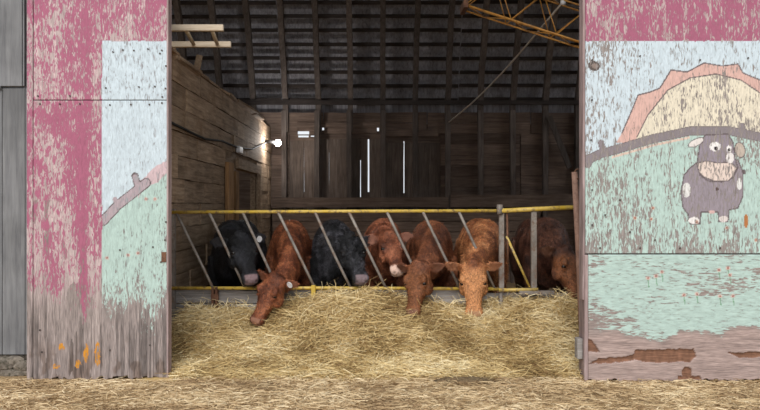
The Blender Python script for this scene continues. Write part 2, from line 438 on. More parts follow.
# ================================================================== painted doors
def poly_in(px, py, poly):
    ins = np.zeros(px.shape, bool); n = len(poly)
    for i in range(n):
        x0, y0 = poly[i]; x1, y1 = poly[(i + 1) % n]
        if y0 == y1: continue
        c = ((y0 > py) != (y1 > py)) & (px < (x1 - x0) * (py - y0) / (y1 - y0) + x0); ins ^= c
    return ins
def seg_d(px, py, pts):
    d = np.full(px.shape, 1e9)
    for (x0, y0), (x1, y1) in zip(pts, pts[1:]):
        dx, dy = x1 - x0, y1 - y0; t = np.clip(((px - x0) * dx + (py - y0) * dy) / (dx * dx + dy * dy + 1e-9), 0, 1)
        d = np.minimum(d, np.hypot(px - x0 - t * dx, py - y0 - t * dy))
    return d
def ell(px, py, cx, cy, rx, ry, a=0):
    c, s = math.cos(a), math.sin(a); X = (px - cx) * c + (py - cy) * s; Y = -(px - cx) * s + (py - cy) * c
    return (X / rx) ** 2 + (Y / ry) ** 2 < 1
C3 = lambda *c: np.array(lin(*c)[:3])
PINK, BLUE, MINT, GREYW, PALE = C3(168, 99, 123), C3(201, 214, 222), C3(181, 203, 196), C3(154, 141, 137), C3(206, 190, 190)
BROWN = C3(124, 90, 72); LILAC = C3(142, 133, 138); CREAM = C3(224, 214, 194); PEACH = C3(214, 176, 166); DARK = C3(104, 93, 95); ORANGE = C3(206, 142, 50)
def panel(name, parent, mat, x0, x1, z0, z1, Y, paint, ragged=0., res=.0065, th=.018):
    nx = int((x1 - x0) / res) + 1; nz = int((z1 - z0) / res) + 1
    gx = np.linspace(x0, x1, nx); tt = np.linspace(0, 1, nz)
    zb = z0 + (ragged * (vn(gx * 3.1, gx * 0 + 2.2, 5, 2) - .35) + ragged * .5 * (vn(gx * 17, gx * 0 + 1.2, 8, 2) - .5) + ragged * .35 * (_h(np.floor(gx * 24), gx * 0, 3) - .5) if ragged else 0 * gx)
    X = np.repeat(gx[None], nz, 0); Z = zb[None] + (z1 - zb[None]) * tt[:, None]
    px = HX + F * X / Y; py = HY - F * (Z - CH) / Y                    # design drawn in the door's own grid
    col, under, wear, dep = paint(px, py)
    Yv = np.full(X.shape, Y) + dep
    co = np.stack([X, Yv, Z], -1).reshape(-1, 3)
    idx = np.arange(nx * nz).reshape(nz, nx)
    q = np.stack([idx[:-1, :-1], idx[:-1, 1:], idx[1:, 1:], idx[1:, :-1]], -1).reshape(-1, 4)
    loop = np.concatenate([idx[0, :], idx[1:, -1], idx[-1, -2::-1], idx[-2:0:-1, 0]])
    bco = co[loop].copy(); bco[:, 1] = Y + th; nb = len(loop); b0 = nx * nz
    nxt = np.roll(np.arange(nb), -1)
    sk = np.stack([loop, b0 + np.arange(nb), b0 + nxt, loop[nxt]], -1)
    o = Vector(((x0 + x1) / 2, Y, z0)); allco = np.concatenate([co, bco]) - np.array(o)
    faces = np.concatenate([q, sk]); nf = len(faces)
    me = bpy.data.meshes.new(name)
    me.vertices.add(len(allco)); me.vertices.foreach_set('co', allco.ravel())
    me.loops.add(nf * 4 + nb); me.loops.foreach_set('vertex_index', np.concatenate([faces.ravel(), b0 + np.arange(nb)[::-1]]).astype(np.int32))
    me.polygons.add(nf + 1); me.polygons.foreach_set('loop_start', np.concatenate([np.arange(nf) * 4, [nf * 4]]).astype(np.int32))
    me.update(calc_edges=True); me.validate()
    def put(nm, arr, typ):
        a = me.attributes.new(nm, typ, 'POINT')
        if typ == 'FLOAT': a.data.foreach_set('value', np.concatenate([arr.ravel(), arr.ravel()[loop]]).astype(np.float32))
        else:
            c = arr.reshape(-1, 3); c = np.concatenate([c, c[loop]]); c = np.concatenate([c, np.ones((len(c), 1))], 1)
            a.data.foreach_set('color', c.astype(np.float32).ravel())
    put('paint', col, 'FLOAT_COLOR'); put('under', under, 'FLOAT_COLOR'); put('wear', wear, 'FLOAT')
    return link(name, me, mat, parent, o)
def lay(col, m, c): col[m] = c
def base_arrays(px):
    return np.zeros(px.shape + (3,)), np.zeros(px.shape + (3,)) + GREYW, np.zeros(px.shape), np.zeros(px.shape)

def paint_left(px, py):
    col, und, wear, dep = base_arrays(px)
    col[:] = PINK; wv = vn(px / 26, py / 40, 2); ws = vn(px / 5, py / 60, 9); wl = vn(px / 9, py / 9, 14)
    wear[:] = .40 + .9 * (wv - .5) + .45 * (ws - .5) + .4 * (wl - .5) + .24 * sst(130, 260, py)
    und[:] = C3(192, 172, 171) * (.8 + .4 * vn(px / 2.5, py / 40, 77)[..., None])
    e = (vn(px / 4, py / 30, 4) - .5) * 3
    right = px > 102 + e * .5
    blue = right & (py > 41 + (vn(px / 5, py / 5, 6) - .5) * 2)
    col[blue] = BLUE; wear[blue] = (.03 + .6 * (wv - .5) + .4 * (ws - .5))[blue]; und[blue] = C3(164, 164, 168)
    hill = 222 - (px - 103) * .80 + (vn(px / 8, py / 8, 3) - .5) * 6
    mint = right & (py > hill)
    col[mint] = MINT; wear[mint] = (.0 + .5 * (wv - .5) + .35 * (ws - .5))[mint]; und[mint] = C3(140, 132, 130)
    # lilac branch and the pinkish worn band above it
    pk = right & (py > hill - 12) & (py < hill + 3) & (px > 138); col[pk] = C3(206, 182, 186)
    br = (seg_d(px, py, [(103, 221), (118, 205), (146, 183)]) < 4) | (seg_d(px, py, [(138, 186), (135, 177)]) < 2.6) | (seg_d(px, py, [(117, 206), (115, 199)]) < 2.2)
    bo = (seg_d(px, py, [(103, 221), (118, 205), (146, 183)]) < 5) | (seg_d(px, py, [(138, 186), (135, 176)]) < 3.6)
    col[bo & right] = DARK; col[br & right] = C3(176, 160, 166); wear[bo & right] = .22
    # bare weathered wood towards the foot
    foot = sst(-34, 34, py - (np.where(right, 322, 312) + 34 * (vn(px / 14, py / 50, 12) - .5) * 2 - np.where(right, 12 * vn(px / 7, py / 40, 1), 0) + np.where((px > 82) & (px < 96), 14, 0)))
    wear = np.clip(wear + foot * 1.3, -.1, 1.3)
    fo = np.clip(sst(250, 330, py) * 1.1, 0, 1)[..., None]
    wood_c = GREYW * (.55 + .95 * vn(px / 2.2, py / 50, 31)[..., None])
    fo = fo * np.where(right, .8, 1.)[..., None]
    und = und * (1 - fo) + wood_c * fo
    st = sst(.5, .66, vn(px / 9, py / 16, 91)) * sst(325, 372, py); und = und * (1 - .6 * st[..., None]) + C3(104, 84, 72) * .6 * st[..., None]
    st = sst(.56, .62, vn(px / 1.6, py / 70, 95, 2)) * sst(290, 330, py); und = und * (1 - .45 * st[..., None])
    bare = (vn(px / 12, py / 60, 22) > .62) & ~right & (py > 200); und[bare] = (GREYW * .92)
    # bright pink run in the middle, pale streaks beside it
    run = np.clip(1 - abs(px - 83 - 5 * (vn(px * 0, py / 20, 3) - .5)) / 9, 0, 1) * sst(100, 170, py) * (1 - sst(305, 330, py))
    wear = wear - run * .5
    run2 = np.clip(1 - abs(px - 52) / 16, 0, 1) * sst(215, 240, py) * (1 - sst(285, 320, py)); wear = wear - run2 * .34
    # orange paint dabs
    for cx, cy, rx, ry in ((61.5, 347, 3.5, 4), (56, 366, 3.5, 3.2), (78, 364, 3.2, 4.5), (86, 353, 2.4, 10), (97.5, 354, 3, 13)):
        m = ell(px + 2.2 * (vn(px / 3, py / 3, 7) - .5), py, cx, cy, rx, ry); col[m] = ORANGE; wear[m] = .34
    # little flowers on the mint
    for cx, cy in ((107, 258), (128, 255), (138, 253), (146, 199), (155, 199)):
        m = ell(px, py, cx, cy, 2, 1.8); col[m] = C3(204, 178, 168); wear[m] = .1
        m = ell(px, py, cx, cy, .8, .8); col[m] = C3(150, 104, 96)
    return col, und, wear, dep

SUN_O = [(616, 143), (622, 133), (632, 110), (638, 95), (650, 92), (660, 88), (671, 70), (687, 72), (704, 63), (722, 66), (738, 64), (743, 73), (760, 80), (778, 78), (786, 96), (800, 110), (806, 143)]
SUN_I = [(634, 143), (637, 137), (648, 115), (668, 90), (690, 78), (716, 74), (741, 80), (760, 93), (776, 115), (786, 143)]
RAIL = [(560, 172), (600, 154), (625, 147), (652, 139), (690, 131), (730, 131), (760, 137), (830, 142), (900, 160)]
def paint_right(px, py):
    col, und, wear, dep = base_arrays(px)
    wv = vn(px / 30, py / 45, 40); ws = vn(px / 5, py / 38, 44); wl = vn(px / 9, py / 9, 48)
    arch = np.abs(((py / 15 + 2.6 * vn(px / 15, py / 90, 47)) % 1) - .5)           # plywood figure
    col[:] = BLUE; wear[:] = .17 + .9 * (wv - .5) + .6 * (ws - .5) + .22 * (arch - .25) + .14 * (1 - sst(590, 650, px)); und[:] = C3(147, 138, 134)
    top = py < 41 + (vn(px / 4, py / 4, 8) - .5) * 1.6
    col[top] = PINK * .95; und[top] = C3(186, 168, 166); wear[top] = (.27 + .7 * (ws - .5) + .4 * (wl - .5))[top]
    hill = np.interp(px, [p[0] for p in RAIL], [p[1] for p in RAIL])
    so = poly_in(px, py, SUN_O); si = poly_in(px, py, SUN_I)
    col[so] = PEACH; col[si] = CREAM; wear[so] -= .06
    wear[si] += .16; wear[si & (abs(px - 705) < 24)] += .12
    ln = (seg_d(px, py, SUN_O[1:-1]) < .65) | (seg_d(px, py, SUN_I[1:-1]) < .6); col[ln] = DARK; wear[ln] = .2
    mint = py > hill; col[mint] = MINT; wear[mint] = (.33 + .95 * (wv - .5) + .7 * (ws - .5))[mint]
    rd = seg_d(px, py, RAIL); knob = np.minimum(seg_d(px, py, [(604, 153), (601, 143)]), seg_d(px, py, [(744, 133), (742, 126)]))
    knob = np.minimum(knob, seg_d(px, py, [(592, 158), (588, 165)]))
    bo = (rd < 4.6) | (knob < 3.2); col[bo] = DARK; br = (rd < 4.0) | (knob < 2.7); col[br] = LILAC * .92; wear[bo] = .3 + .6 * (ws[bo] - .4)
    m = (rd < 7.5) & (py > hill) & (px > 612) & (px < 690) & (rd > 5.2); col[m] = C3(214, 190, 176)
    # the painted cow
    body = [(690, 168), (684, 175), (681, 192), (683, 208), (688, 214), (690, 224), (700, 224), (701, 212), (718, 212), (719, 222), (728, 222), (729, 210), (738, 208), (743, 196), (743, 172), (738, 160), (700, 160)]
    head = [(700, 140), (706, 135), (728, 134), (733, 142), (735, 158), (738, 168), (733, 178), (722, 182), (708, 181), (700, 175), (697, 164), (699, 150)]
    muz = [(697, 163), (706, 161), (718, 163), (730, 162), (737, 168), (733, 176), (728, 181), (714, 181), (704, 177), (699, 172)]
    lcol = C3(150, 140, 148)
    for pl, c in ((body, lcol), (head, C3(146, 136, 146))):
        m = poly_in(px, py, pl); col[m] = c; wear[m] = (.3 + .7 * (ws - .5))[m]
        m = seg_d(px, py, pl + pl[:1]) < .6; col[m] = DARK; wear[m] = .1
    def blob(cx, cy, rx, ry, c, a=0, wr=.08):
        m = ell(px, py, cx, cy, rx, ry, a); col[m] = c; wear[m] = wr
    blob(696, 142.5, 9, 3.9, DARK, -.45); blob(696, 142.5, 8, 3.1, C3(226, 218, 214), -.45)
    blob(740, 150, 5.5, 8.2, DARK, -.2); blob(740, 150, 4.6, 7.3, C3(190, 176, 164), -.2)
    m = poly_in(px, py, muz); col[m] = C3(222, 204, 194); wear[m] = (.32 + .7 * (ws - .5))[m]
    m = seg_d(px, py, muz + muz[:1]) < .6; col[m] = DARK
    blob(715, 146.5, 5.6, 4.6, C3(236, 232, 230)); blob(716, 148.5, 2, 2.2, C3(48, 42, 46))
    blob(730, 158, 4, 5.5, C3(232, 226, 224)); blob(729, 149, 2.6, 3.6, C3(236, 232, 230)); blob(729, 150, 1.4, 1.6, C3(60, 54, 56))
    blob(686.5, 190, 4, 7.5, C3(222, 220, 218)); blob(739.5, 184, 2.6, 6, C3(226, 224, 222)); blob(694, 220.5, 5.5, 3.4, C3(232, 228, 226)); blob(723.5, 219, 4.5, 3.2, C3(220, 210, 206))
    blob(717, 189, 1.6, 2, C3(88, 70, 66)); blob(744, 172, 2, 2.6, DARK); blob(712, 212, 3, 1.8, C3(214, 178, 174))
    blob(746, 221, 2.2, 7, C3(176, 116, 70)); blob(594, 66, 6, 5, C3(90, 80, 76), .2, .2); blob(595, 66, 3.4, 2.6, C3(140, 124, 116), .2, .3)
    for cx, cy in ((651, 219), (653, 208), (697, 222), (727, 228), (756, 240), (635, 218)):
        blob(cx, cy, 1.8, 1.8, C3(206, 176, 160)); blob(cx, cy, .9, .9, C3(150, 92, 78))
    wear += .25 * sst(205, 252, py) * (ws > .42)
    return col, und, np.clip(wear, 0, 1.2), dep
def paint_low(px, py):
    col, und, wear, dep = base_arrays(px)
    wv = vn(px / 60, py / 16, 60); ws = vn(px / 44, py / 4.5, 64)
    col[:] = MINT; und[:] = C3(150, 136, 131)
    wear[:] = .16 + 1.3 * (wv - .5) + .8 * (ws - .5) + .14 * sst(300, 335, py) + .2 * (1 - sst(590, 620, px))
    edge = 338 + 14 * (vn(px / 22, py * 0, 66, 4) - .5) * 2 - 8 * sst(650, 730, px) + 14 * np.clip(1 - abs(px - 722) / 16, 0, 1)
    bare = sst(-5, 6, py - edge); wear = wear + bare * 1.4
    und = und * (1 - bare[..., None]) + bare[..., None] * (C3(168, 148, 142) * (.72 + .55 * vn(px / 40, py / 2.6, 33)[..., None]))
    # plies broken away: a brown inner layer, set back
    e2 = 2.6 * (vn(px / 5, py / 3, 71) - .5)
    deep = poly_in(px + e2, py + e2, [(636, 350), (694, 349), (696, 356), (690, 362), (652, 363), (634, 360), (605, 364), (590, 364), (600, 359), (632, 356)])
    deep |= poly_in(px + e2, py + e2, [(728, 353), (760, 352), (800, 352), (800, 357), (740, 358)])
    deep |= ell(px + e2, py, 687, 373, 5, 6) | poly_in(px + e2, py + e2, [(678, 376), (700, 376), (702, 380), (678, 380)])
    deep |= poly_in(px + e2, py + e2, [(586, 338), (592, 340), (600, 352), (588, 352)])
    dep[deep] = .014; und[deep] = BROWN * (.75 + .7 * vn(px / 2.5, py / 9, 81)[deep][..., None]); wear[deep] = 1.5
    for cx, cy in ((648, 278), (662, 272), (656, 276), (719, 270), (728, 268), (730, 275), (684, 295), (697, 294), (720, 296), (733, 296)):
        m = ell(px, py, cx, cy, 2.3, 2); col[m] = C3(206, 186, 176); wear[m] = .1
        m = ell(px, py, cx, cy, 1.0, 1.0); col[m] = C3(160, 104, 96)
        m = seg_d(px, py, [(cx, cy + 2), (cx + 1, cy + 9)]) < .5; col[m] = C3(120, 160, 130)
    return col, und, np.clip(wear, 0, 1.6), dep

YL = 6.40; sL = F / YL
lx = lambda x: (x - HX) / sL
lz = lambda y: CH + (HY - y) / sL
d1 = empty('door_1', (lx(98), YL, 0)); tag(d1, 'left barn door of peeling pink, pale blue and mint painted plywood', 'door', kind='structure')
panel('panel', d1, M['panel_v'], lx(33.6), lx(167), lz(99.8), 3.58, YL, paint_left)
panel('panel', d1, M['panel_v'], lx(33.4), lx(167), lz(380.5), lz(100.6), YL, paint_left, .11)
panel('edge_strip', d1, M['panel_v'], lx(27.2), lx(32.9), lz(380), 3.58, YL - .006, paint_left, .02)
MB().box(lx(167) - .045, lx(167) - .004, YL + .022, YL + .15, lz(377), 3.58).build('stile', M['stile'], d1, bevel=.004)
MB().box(lx(167) - .004, lx(167) + .012, YL - .002, YL + .10, lz(378), 3.58).build('edge_board', M['stile'], d1, bevel=.003)
MB().box(lx(30), lx(30) + .06, YL + .022, YL + .15, lz(375), 3.58).build('stile', M['stile'], d1)
for z in (.35, 1.6, 2.9): MB().box(lx(33), lx(164), YL + .022, YL + .08, z, z + .14).build('cross_rail', M['stile'], d1)
nm = MB().tube([(0, 0, 0), (0, -.006, 0)], .0075, 7).mesh('nail_head')
def nails(pts, door, Y):
    s = F / Y
    for x, y in pts: link('nail_head', nm, M['nail'], door, ((x - HX) / s, Y - .001, CH + (HY - y) / s))
nails([(113, 52), (123, 50), (134, 50.5), (148, 49), (160, 53.5), (162, 50.5), (166, 66), (106, 88), (139, 87), (155, 86.5), (165.5, 88.5), (162.5, 97),
       (110, 105), (131, 104.5), (149.5, 104.5), (162, 103), (40, 104), (60, 104), (80, 104), (38, 96), (70, 96), (166, 222), (165, 240), (153, 247), (161, 262), (120, 250), (40, 330), (42, 352), (110, 350), (150, 345)], d1, YL)
MB().box(lx(164) - .02, lx(164) + .02, YL - .008, YL + .0, lz(262), lz(252)).build('latch_plate', M['rust'], d1)

YR = 6.28; sR = F / YR
rx = lambda x: (x - HX) / sR
rz = lambda y: CH + (HY - y) / sR
d2 = empty('door_2', (rx(690), YR, 0)); tag(d2, 'right barn door painted with a sun and a grey cow on mint', 'door', kind='structure')
panel('panel', d2, M['panel_v'], rx(585.5), 3.35, rz(253.4), 3.58, YR, paint_right)
panel('panel', d2, M['panel_h'], rx(588), 3.35, rz(380.5), rz(254.6), YR - .012, paint_low, .05)
MB().box(rx(585), rx(585) + .05, YR + .022, YR + .19, rz(379), 3.58).build('stile', M['stile'], d2, bevel=.004)
MB().box(rx(584.4) - .004, rx(587.6), YR - .018, YR + .02, rz(382), rz(255)).build('edge_board', M['stile'], d2, bevel=.004)
MB().box(rx(582.6), rx(585), YR - .004, YR + .09, rz(300), 3.58).build('edge_board', M['stile'], d2, bevel=.003)
MB().box(rx(579.5), rx(585), YR + .06, YR + .16, rz(361), rz(340)).build('wood_block', M['plank_grey'], d2, bevel=.006)
MB().box(3.28, 3.34, YR + .022, YR + .12, .05, 3.58).build('stile', M['stile'], d2)
for z in (.3, 1.05, 2.2, 3.2): MB().box(rx(600), 3.28, YR + .022, YR + .08, z, z + .14).build('cross_rail', M['stile'], d2)
nails([(592, 60), (592, 100), (591, 140), (592, 190), (592, 225), (600, 248), (640, 248), (680, 248), (720, 248), (592, 262), (620, 262), (650, 260), (690, 261), (730, 261), (594, 300), (594, 330), (700, 60), (640, 56), (748, 58), (620, 200), (630, 232), (655, 240), (605, 215)], d2, YR - .004)

# ================================================================== feed fence
YF = 7.60; sFn = F / YF
fx = lambda x: (x - HX) / sFn
fz = lambda y: CH + (HY - y) / sFn
fe = empty('feed_fence', (fx(335), YF, 0)); tag(fe, 'yellow feed fence with slanted grey bars between the cattle and the hay', 'fence')
MB().tube([(fx(171), YF, fz(212.3)), (fx(330), YF, fz(211.4)), (fx(500), YF, fz(210.8))], .0175, 10).build('top_rail', M['yellow'], fe, True)
MB().tube([(fx(171), YF, fz(288.2)), (fx(330), YF, fz(288)), (fx(500), YF, fz(289))], .0175, 10).build('bottom_rail', M['yellow'], fe, True)
TOPS = [176, 209, 242.5, 278, 315, 349, 387, 423, 459]
for i, x in enumerate(TOPS):
    dx = 36 + rnd.uniform(-1, 1)
    pts = [Vector((fx(x + dx * t), YF + (.012 * math.sin(3 * t) if i == 4 else 0), fz(212 + 76 * t) - (.02 * math.sin(math.pi * t) if i == 4 else 0))) for t in (0, .25, .5, .75, 1)]
    MB().tube(pts, .0145, 8).build('slanted_bar', M['galv'], fe, True)
for x in (313.5,):
    mb = MB().box(fx(x) - .022, fx(x) + .022, YF - .03, YF + .03, fz(302), fz(285)); mb.build('clamp', M['yellow'], fe, bevel=.004)
MB().box(fx(172.5) - .02, fx(172.5) + .02, YF + .0, YF + .06, 0, fz(209)).build('post', M['galv'], fe)
mb = MB().box(fx(215) - .03, fx(215) - .008, YF - .03, YF + .04, fz(313), fz(287)); mb.box(fx(215) + .006, fx(215) + .03, YF - .034, YF + .04, fz(313), fz(287)); mb.box(fx(215) - .034, fx(215) + .04, YF - .036, YF - .02, fz(300), fz(294))
mb.build('hinge_bracket', M['rust'], fe)

ga = empty('feed_gate', (fx(538), YF - .02, 0)); tag(ga, 'end panel of the feed fence with grey uprights before the dark brown cow', 'gate')
YG = YF - .05
MB().tube([(fx(497), YG, fz(211.0)), (fx(540), YG, fz(208.8)), (fx(590), YG, fz(206.8))], .024, 10).build('top_rail', M['yellow'], ga, True)
MB().box(fx(498.5), fx(503.5), YG - .0, YG + .05, fz(292), fz(208)).build('upright', M['galv'], ga, bevel=.004)
MB().tube([(fx(506.5), YG + .02, fz(213)), (fx(507.5), YG + .02, fz(262))], .011, 8).build('hanging_rod', M['rust'], ga, True)
MB().box(fx(530.5), fx(536), YG - .0, YG + .05, fz(290), fz(209)).build('upright', M['galv'], ga, bevel=.004)
MB().tube([(fx(506), YG + .02, fz(236)), (fx(529), YG + .02, fz(287))], .0125, 8).build('diagonal_brace', M['yellow_worn'], ga, True)
MB().tube([(fx(498), YG, fz(289.5)), (fx(537), YG, fz(289))], .018, 8).build('bottom_rail', M['yellow_worn'], ga, True)
MB().box(fx(518), fx(553), YG - .03, YG + .05, fz(294), fz(290.2)).build('sill_plate', M['galv'], ga, bevel=.004)
MB().tube([(fx(499), YG, fz(204.5)), (fx(499), YG, fz(214))], .03, 10).build('hinge_collar', M['galv'], ga, True)
MB().tube([(fx(589), YG, 0), (fx(589), YG, fz(204))], .03, 8).build('post', M['galv'], ga, True)
MB().tube([(fx(500.5), YG + .03, 0), (fx(500.5), YG + .03, fz(289))], .022, 8).build('post', M['galv'], ga, True)

bk = empty('feed_bunk', (fx(350), YF + .08, 0)); tag(bk, 'low grey plank front of the feed bunk under the yellow rail', 'feed bunk')
for x0, x1, z0, z1, dy in ((174, 214, 303.4, 291, 0), (216, 330, 303.6, 291.4, .004), (332, 470, 304, 291.6, 0), (472, 592, 304.5, 294, .004), (174, 262, 318, 305, .002), (264, 420, 318.5, 305, 0), (422, 592, 319, 305.5, .003), (174, 350, 334, 319.5, 0), (352, 592, 334, 319.8, .003), (174, 592, 351, 335, 0)):
    board('plank', M['plank_grey'], bk, ((fx(x0) + fx(x1)) / 2, YF + .075 + dy, (fz(z0) + fz(z1)) / 2), fx(x1) - fx(x0), .035, fz(z1) - fz(z0))
for x in (180, 330, 471, 588): MB().box(fx(x) - .04, fx(x) + .04, YF + .1, YF + .16, 0, .6).build('stake', M['plank_grey'], bk)

# ================================================================== cattle
def coat(name, dark, mid, light, nose, inner, curl=.5, face=None):
    m, nt, b = nmat(name); c = coords(nt, (1, 1, 1), False)
    n1 = noise(nt, c, 5, 4, .6); n2 = noise(nt, c, 70, 4, .7, .6); n3 = noise(nt, coords(nt, (1, .6, .7), False), 22, 4, .65, 1.8)
    col = ramp(nt, n1, [(.36, dark), (.5, mid), (.63, light)])
    mx_ = N(nt, 'ShaderNodeMath', operation='ADD'); nt.links.new(n2, mx_.inputs[0]); nt.links.new(n3, mx_.inputs[1])
    sp = maprange(nt, mx_.outputs[0], .80, 1.20, .5, 1.4); cc = N(nt, 'ShaderNodeCombineXYZ')
    for i in range(3): nt.links.new(sp, cc.inputs[i])
    def att(nm):
        a = N(nt, 'ShaderNodeAttribute'); a.attribute_name = nm; return a.outputs['Fac']
    if face: col = mixc(nt, att('face'), col, face)
    col = mixc(nt, 1., col, cc.outputs[0], 'MULTIPLY')
    sh = N(nt, 'ShaderNodeMath', operation='ADD'); sh.inputs[1].default_value = 1.; nt.links.new(att('shade'), sh.inputs[0])
    cs = N(nt, 'ShaderNodeCombineXYZ')
    for i in range(3): nt.links.new(sh.outputs[0], cs.inputs[i])
    col = mixc(nt, 1., col, cs.outputs[0], 'MULTIPLY')
    col = mixc(nt, att('ear_inner'), col, inner)
    col = mixc(nt, att('nose'), col, nose)
    col = mixc(nt, att('dark'), col, lin(26, 18, 17))
    nt.links.new(col, b.inputs['Base Color']); b.inputs['Roughness'].default_value = .55
    b.inputs['Specular IOR Level'].default_value = .4
    h = N(nt, 'ShaderNodeMath', operation='MULTIPLY_ADD'); nt.links.new(n3, h.inputs[0]); h.inputs[1].default_value = 1.5; nt.links.new(n2, h.inputs[2])
    bump(nt, b, h.outputs[0], curl, .012); return m
M['eye'], nt_, b_ = nmat('dark_eye'); b_.inputs['Base Color'].default_value = lin(20, 14, 12); b_.inputs['Roughness'].default_value = .12
def ring(c, s, u, hw, top, bot, n=20, e=2.3):
    out = []
    for i in range(n):
        t = 2 * math.pi * i / n; ct, st = math.cos(t), math.sin(t)
        x = math.copysign(abs(ct) ** (2 / e), ct) * hw; y = math.copysign(abs(st) ** (2 / e), st)
        out.append(c + s * x + u * (y * top if y > 0 else y * bot))
    return out
def cow(label, mat, withers, rump, poll, muzzle, wdir, size=1., fat=1., tags=(), voxel=.0115, ear_up=0., ears=(1, 1), rough=.0, pad=True):
    Z = Vector((0, 0, 1)); withers = Vector(withers); rump = Vector(rump)
    fwd = Vector((withers.x - rump.x, withers.y - rump.y, 0)).normalized(); side = fwd.cross(Z).normalized()
    u = (muzzle - poll).normalized(); HL = (muzzle - poll).length; hs = HL / .5
    w = Vector(wdir); w = (w - u * w.dot(u)).normalized(); v = u.cross(w).normalized()
    hp = lambda a, b, c: poll + (u * a + v * b + w * c) * hs
    mb = MB(); zs = size; W0 = Vector((withers.x, withers.y, 0))
    # trunk
    rings = []
    for d, hw, top, bot in ((1.63, .05, 1.12, .9), (1.60, .15, 1.22, .74), (1.45, .225, 1.295, .67), (1.2, .24, 1.31, .62), (.85, .27, 1.285, .56), (.5, .272, 1.28, .54), (.2, .25, 1.305, .55), (.0, .23, 1.32, .56), (-.14, .20, 1.29, .58)):
        c = W0 - fwd * d * zs + Z * ((top + bot) / 2 * zs); h = (top - bot) / 2 * zs
        rings.append(ring(c, side, Z, hw * fat * zs, h, h, 22, 2.2))
    P0 = W0 + fwd * .14 * zs + Z * .95 * zs
    P3 = hp(.055, -.105, 0); T0 = (fwd + Z * .15).normalized(); T3 = (u * .9 + v * .75).normalized()
    L = (P3 - P0).length; B = [P0, P0 + T0 * L * .34, P3 - T3 * L * .36, P3]
    for k in range(1, 9):
        t = k / 8; q = 1 - t
        c = B[0] * q ** 3 + B[1] * 3 * q * q * t + B[2] * 3 * q * t * t + B[3] * t ** 3
        tn = ((B[1] - B[0]) * q * q + (B[2] - B[1]) * 2 * q * t + (B[3] - B[2]) * t * t).normalized()
        sd = (side * q + (-w if side.dot(w) < 0 else w) * t).normalized()
        sd = (sd - tn * sd.dot(tn)).normalized(); up = sd.cross(tn).normalized()
        if up.dot(Z) < -.2: up = -up
        e = t ** .75
        hw = (.19 * (1 - e) + .088 * e) * zs * fat; hh = (.35 * (1 - e) + .125 * e) * zs
        rings.append(ring(c, sd, up, hw, hh, hh, 22, 2.1))
    mb.loft(rings)
    # head
    HR = [(-.055, .045, -.04, -.12), (-.035, .085, .0, -.15), (.0, .104, .022, -.185), (.05, .112, .03, -.215), (.11, .118, .03, -.235), (.17, .121, .024, -.235), (.215, .108, .014, -.222),
          (.28, .084, .004, -.19), (.34, .070, -.002, -.165), (.395, .066, -.006, -.150), (.435, .074, -.006, -.145), (.475, .079, -.012, -.142), (.505, .071, -.026, -.132), (.522, .046, -.048, -.112)]
    hr = []
    for a, hw, dt, db in HR:
        hw *= 1.12 if a < .3 else 1.1
        c0 = hp(a, (dt + db) / 2 + .02, 0); n = 20; rr = []
        for i in range(n):
            t = 2 * math.pi * i / n; ct, st = math.cos(t), math.sin(t)
            x = math.copysign(abs(ct) ** .84, ct); y = math.copysign(abs(st) ** .84, st)
            k = 1. if y > 0 else 1 - .34 * (-y) ** 1.2
            bb = (dt if y > 0 else -db) ; mid = (dt + db) / 2 + .02
            yy = mid + (y * (dt - mid) if y > 0 else y * (mid - db))
            rr.append(hp(a, yy, x * hw * k))
        hr.append(rr)
    mb.loft(hr)
    for s in (-1, 1):                                          # brow and cheek
        for (a, b, c), r in (((.150, .010, .098 * s), (.05, .024, .034)), ((.170, -.006, .104 * s), (.024, .022, .028)), ((.214, -.02, .106 * s), (.016, .018, .024)), ((.20, -.12, .098 * s), (.085, .075, .044)), ((.47, -.045, .055 * s), (.035, .03, .032)), ((.465, -.115, .02 * s), (.05, .035, .05))):
            b2 = MB().ball((0, 0, 0), r, 10, 6)
            mb.add([hp(a + p.x, b + p.y, c + p.z) for p in b2.v], b2.f)
    b2 = MB().ball((0, 0, 0), (.05, .035, .06), 10, 6); mb.add([hp(-.01 + p.x, .012 + p.y, p.z) for p in b2.v], b2.f)
    # ears: cupped leaves standing out to the sides
    efr = []
    for s in (-1, 1):
        if not ears[(s + 1) // 2]: continue
        ax = (w * s + v * (-.06 + ear_up) - u * .10).normalized(); fn = (v * .55 + u * .8); fn = (fn - ax * fn.dot(ax)).normalized(); tr = ax.cross(fn).normalized()
        o = hp(.012, -.052, .085 * s); er = []
        for t, hwid in ((0, .030), (.18, .040), (.36, .056), (.56, .062), (.76, .050), (.92, .026), (1.0, .008)):
            c = o + (ax * (.20 * t) + fn * (-.018 * t * t)) * hs
            rr = []
            for i in range(14):
                a = 2 * math.pi * i / 14; x = math.cos(a) * hwid; y = math.sin(a) * (.017 if t < .9 else .011) + (x / .06) ** 2 * .022
                if math.sin(a) > .2 and t > .15: y -= .006
                rr.append(c + (tr * x + fn * y) * hs)
            er.append(rr)
        mb.loft(er); efr.append((o, ax, fn))
    # legs and tail
    def leg(pts, rad):
        r_ = []
        for k, p in enumerate(pts):
            r_.append([p + side * rad[k] * math.cos(t) + fwd * rad[k] * 1.15 * math.sin(t) for t in [2 * math.pi * i / 12 for i in range(12)]])
        mb.loft(r_)
    at = lambda d, s, z: W0 + fwd * d * zs + side * s * zs + Z * z * zs
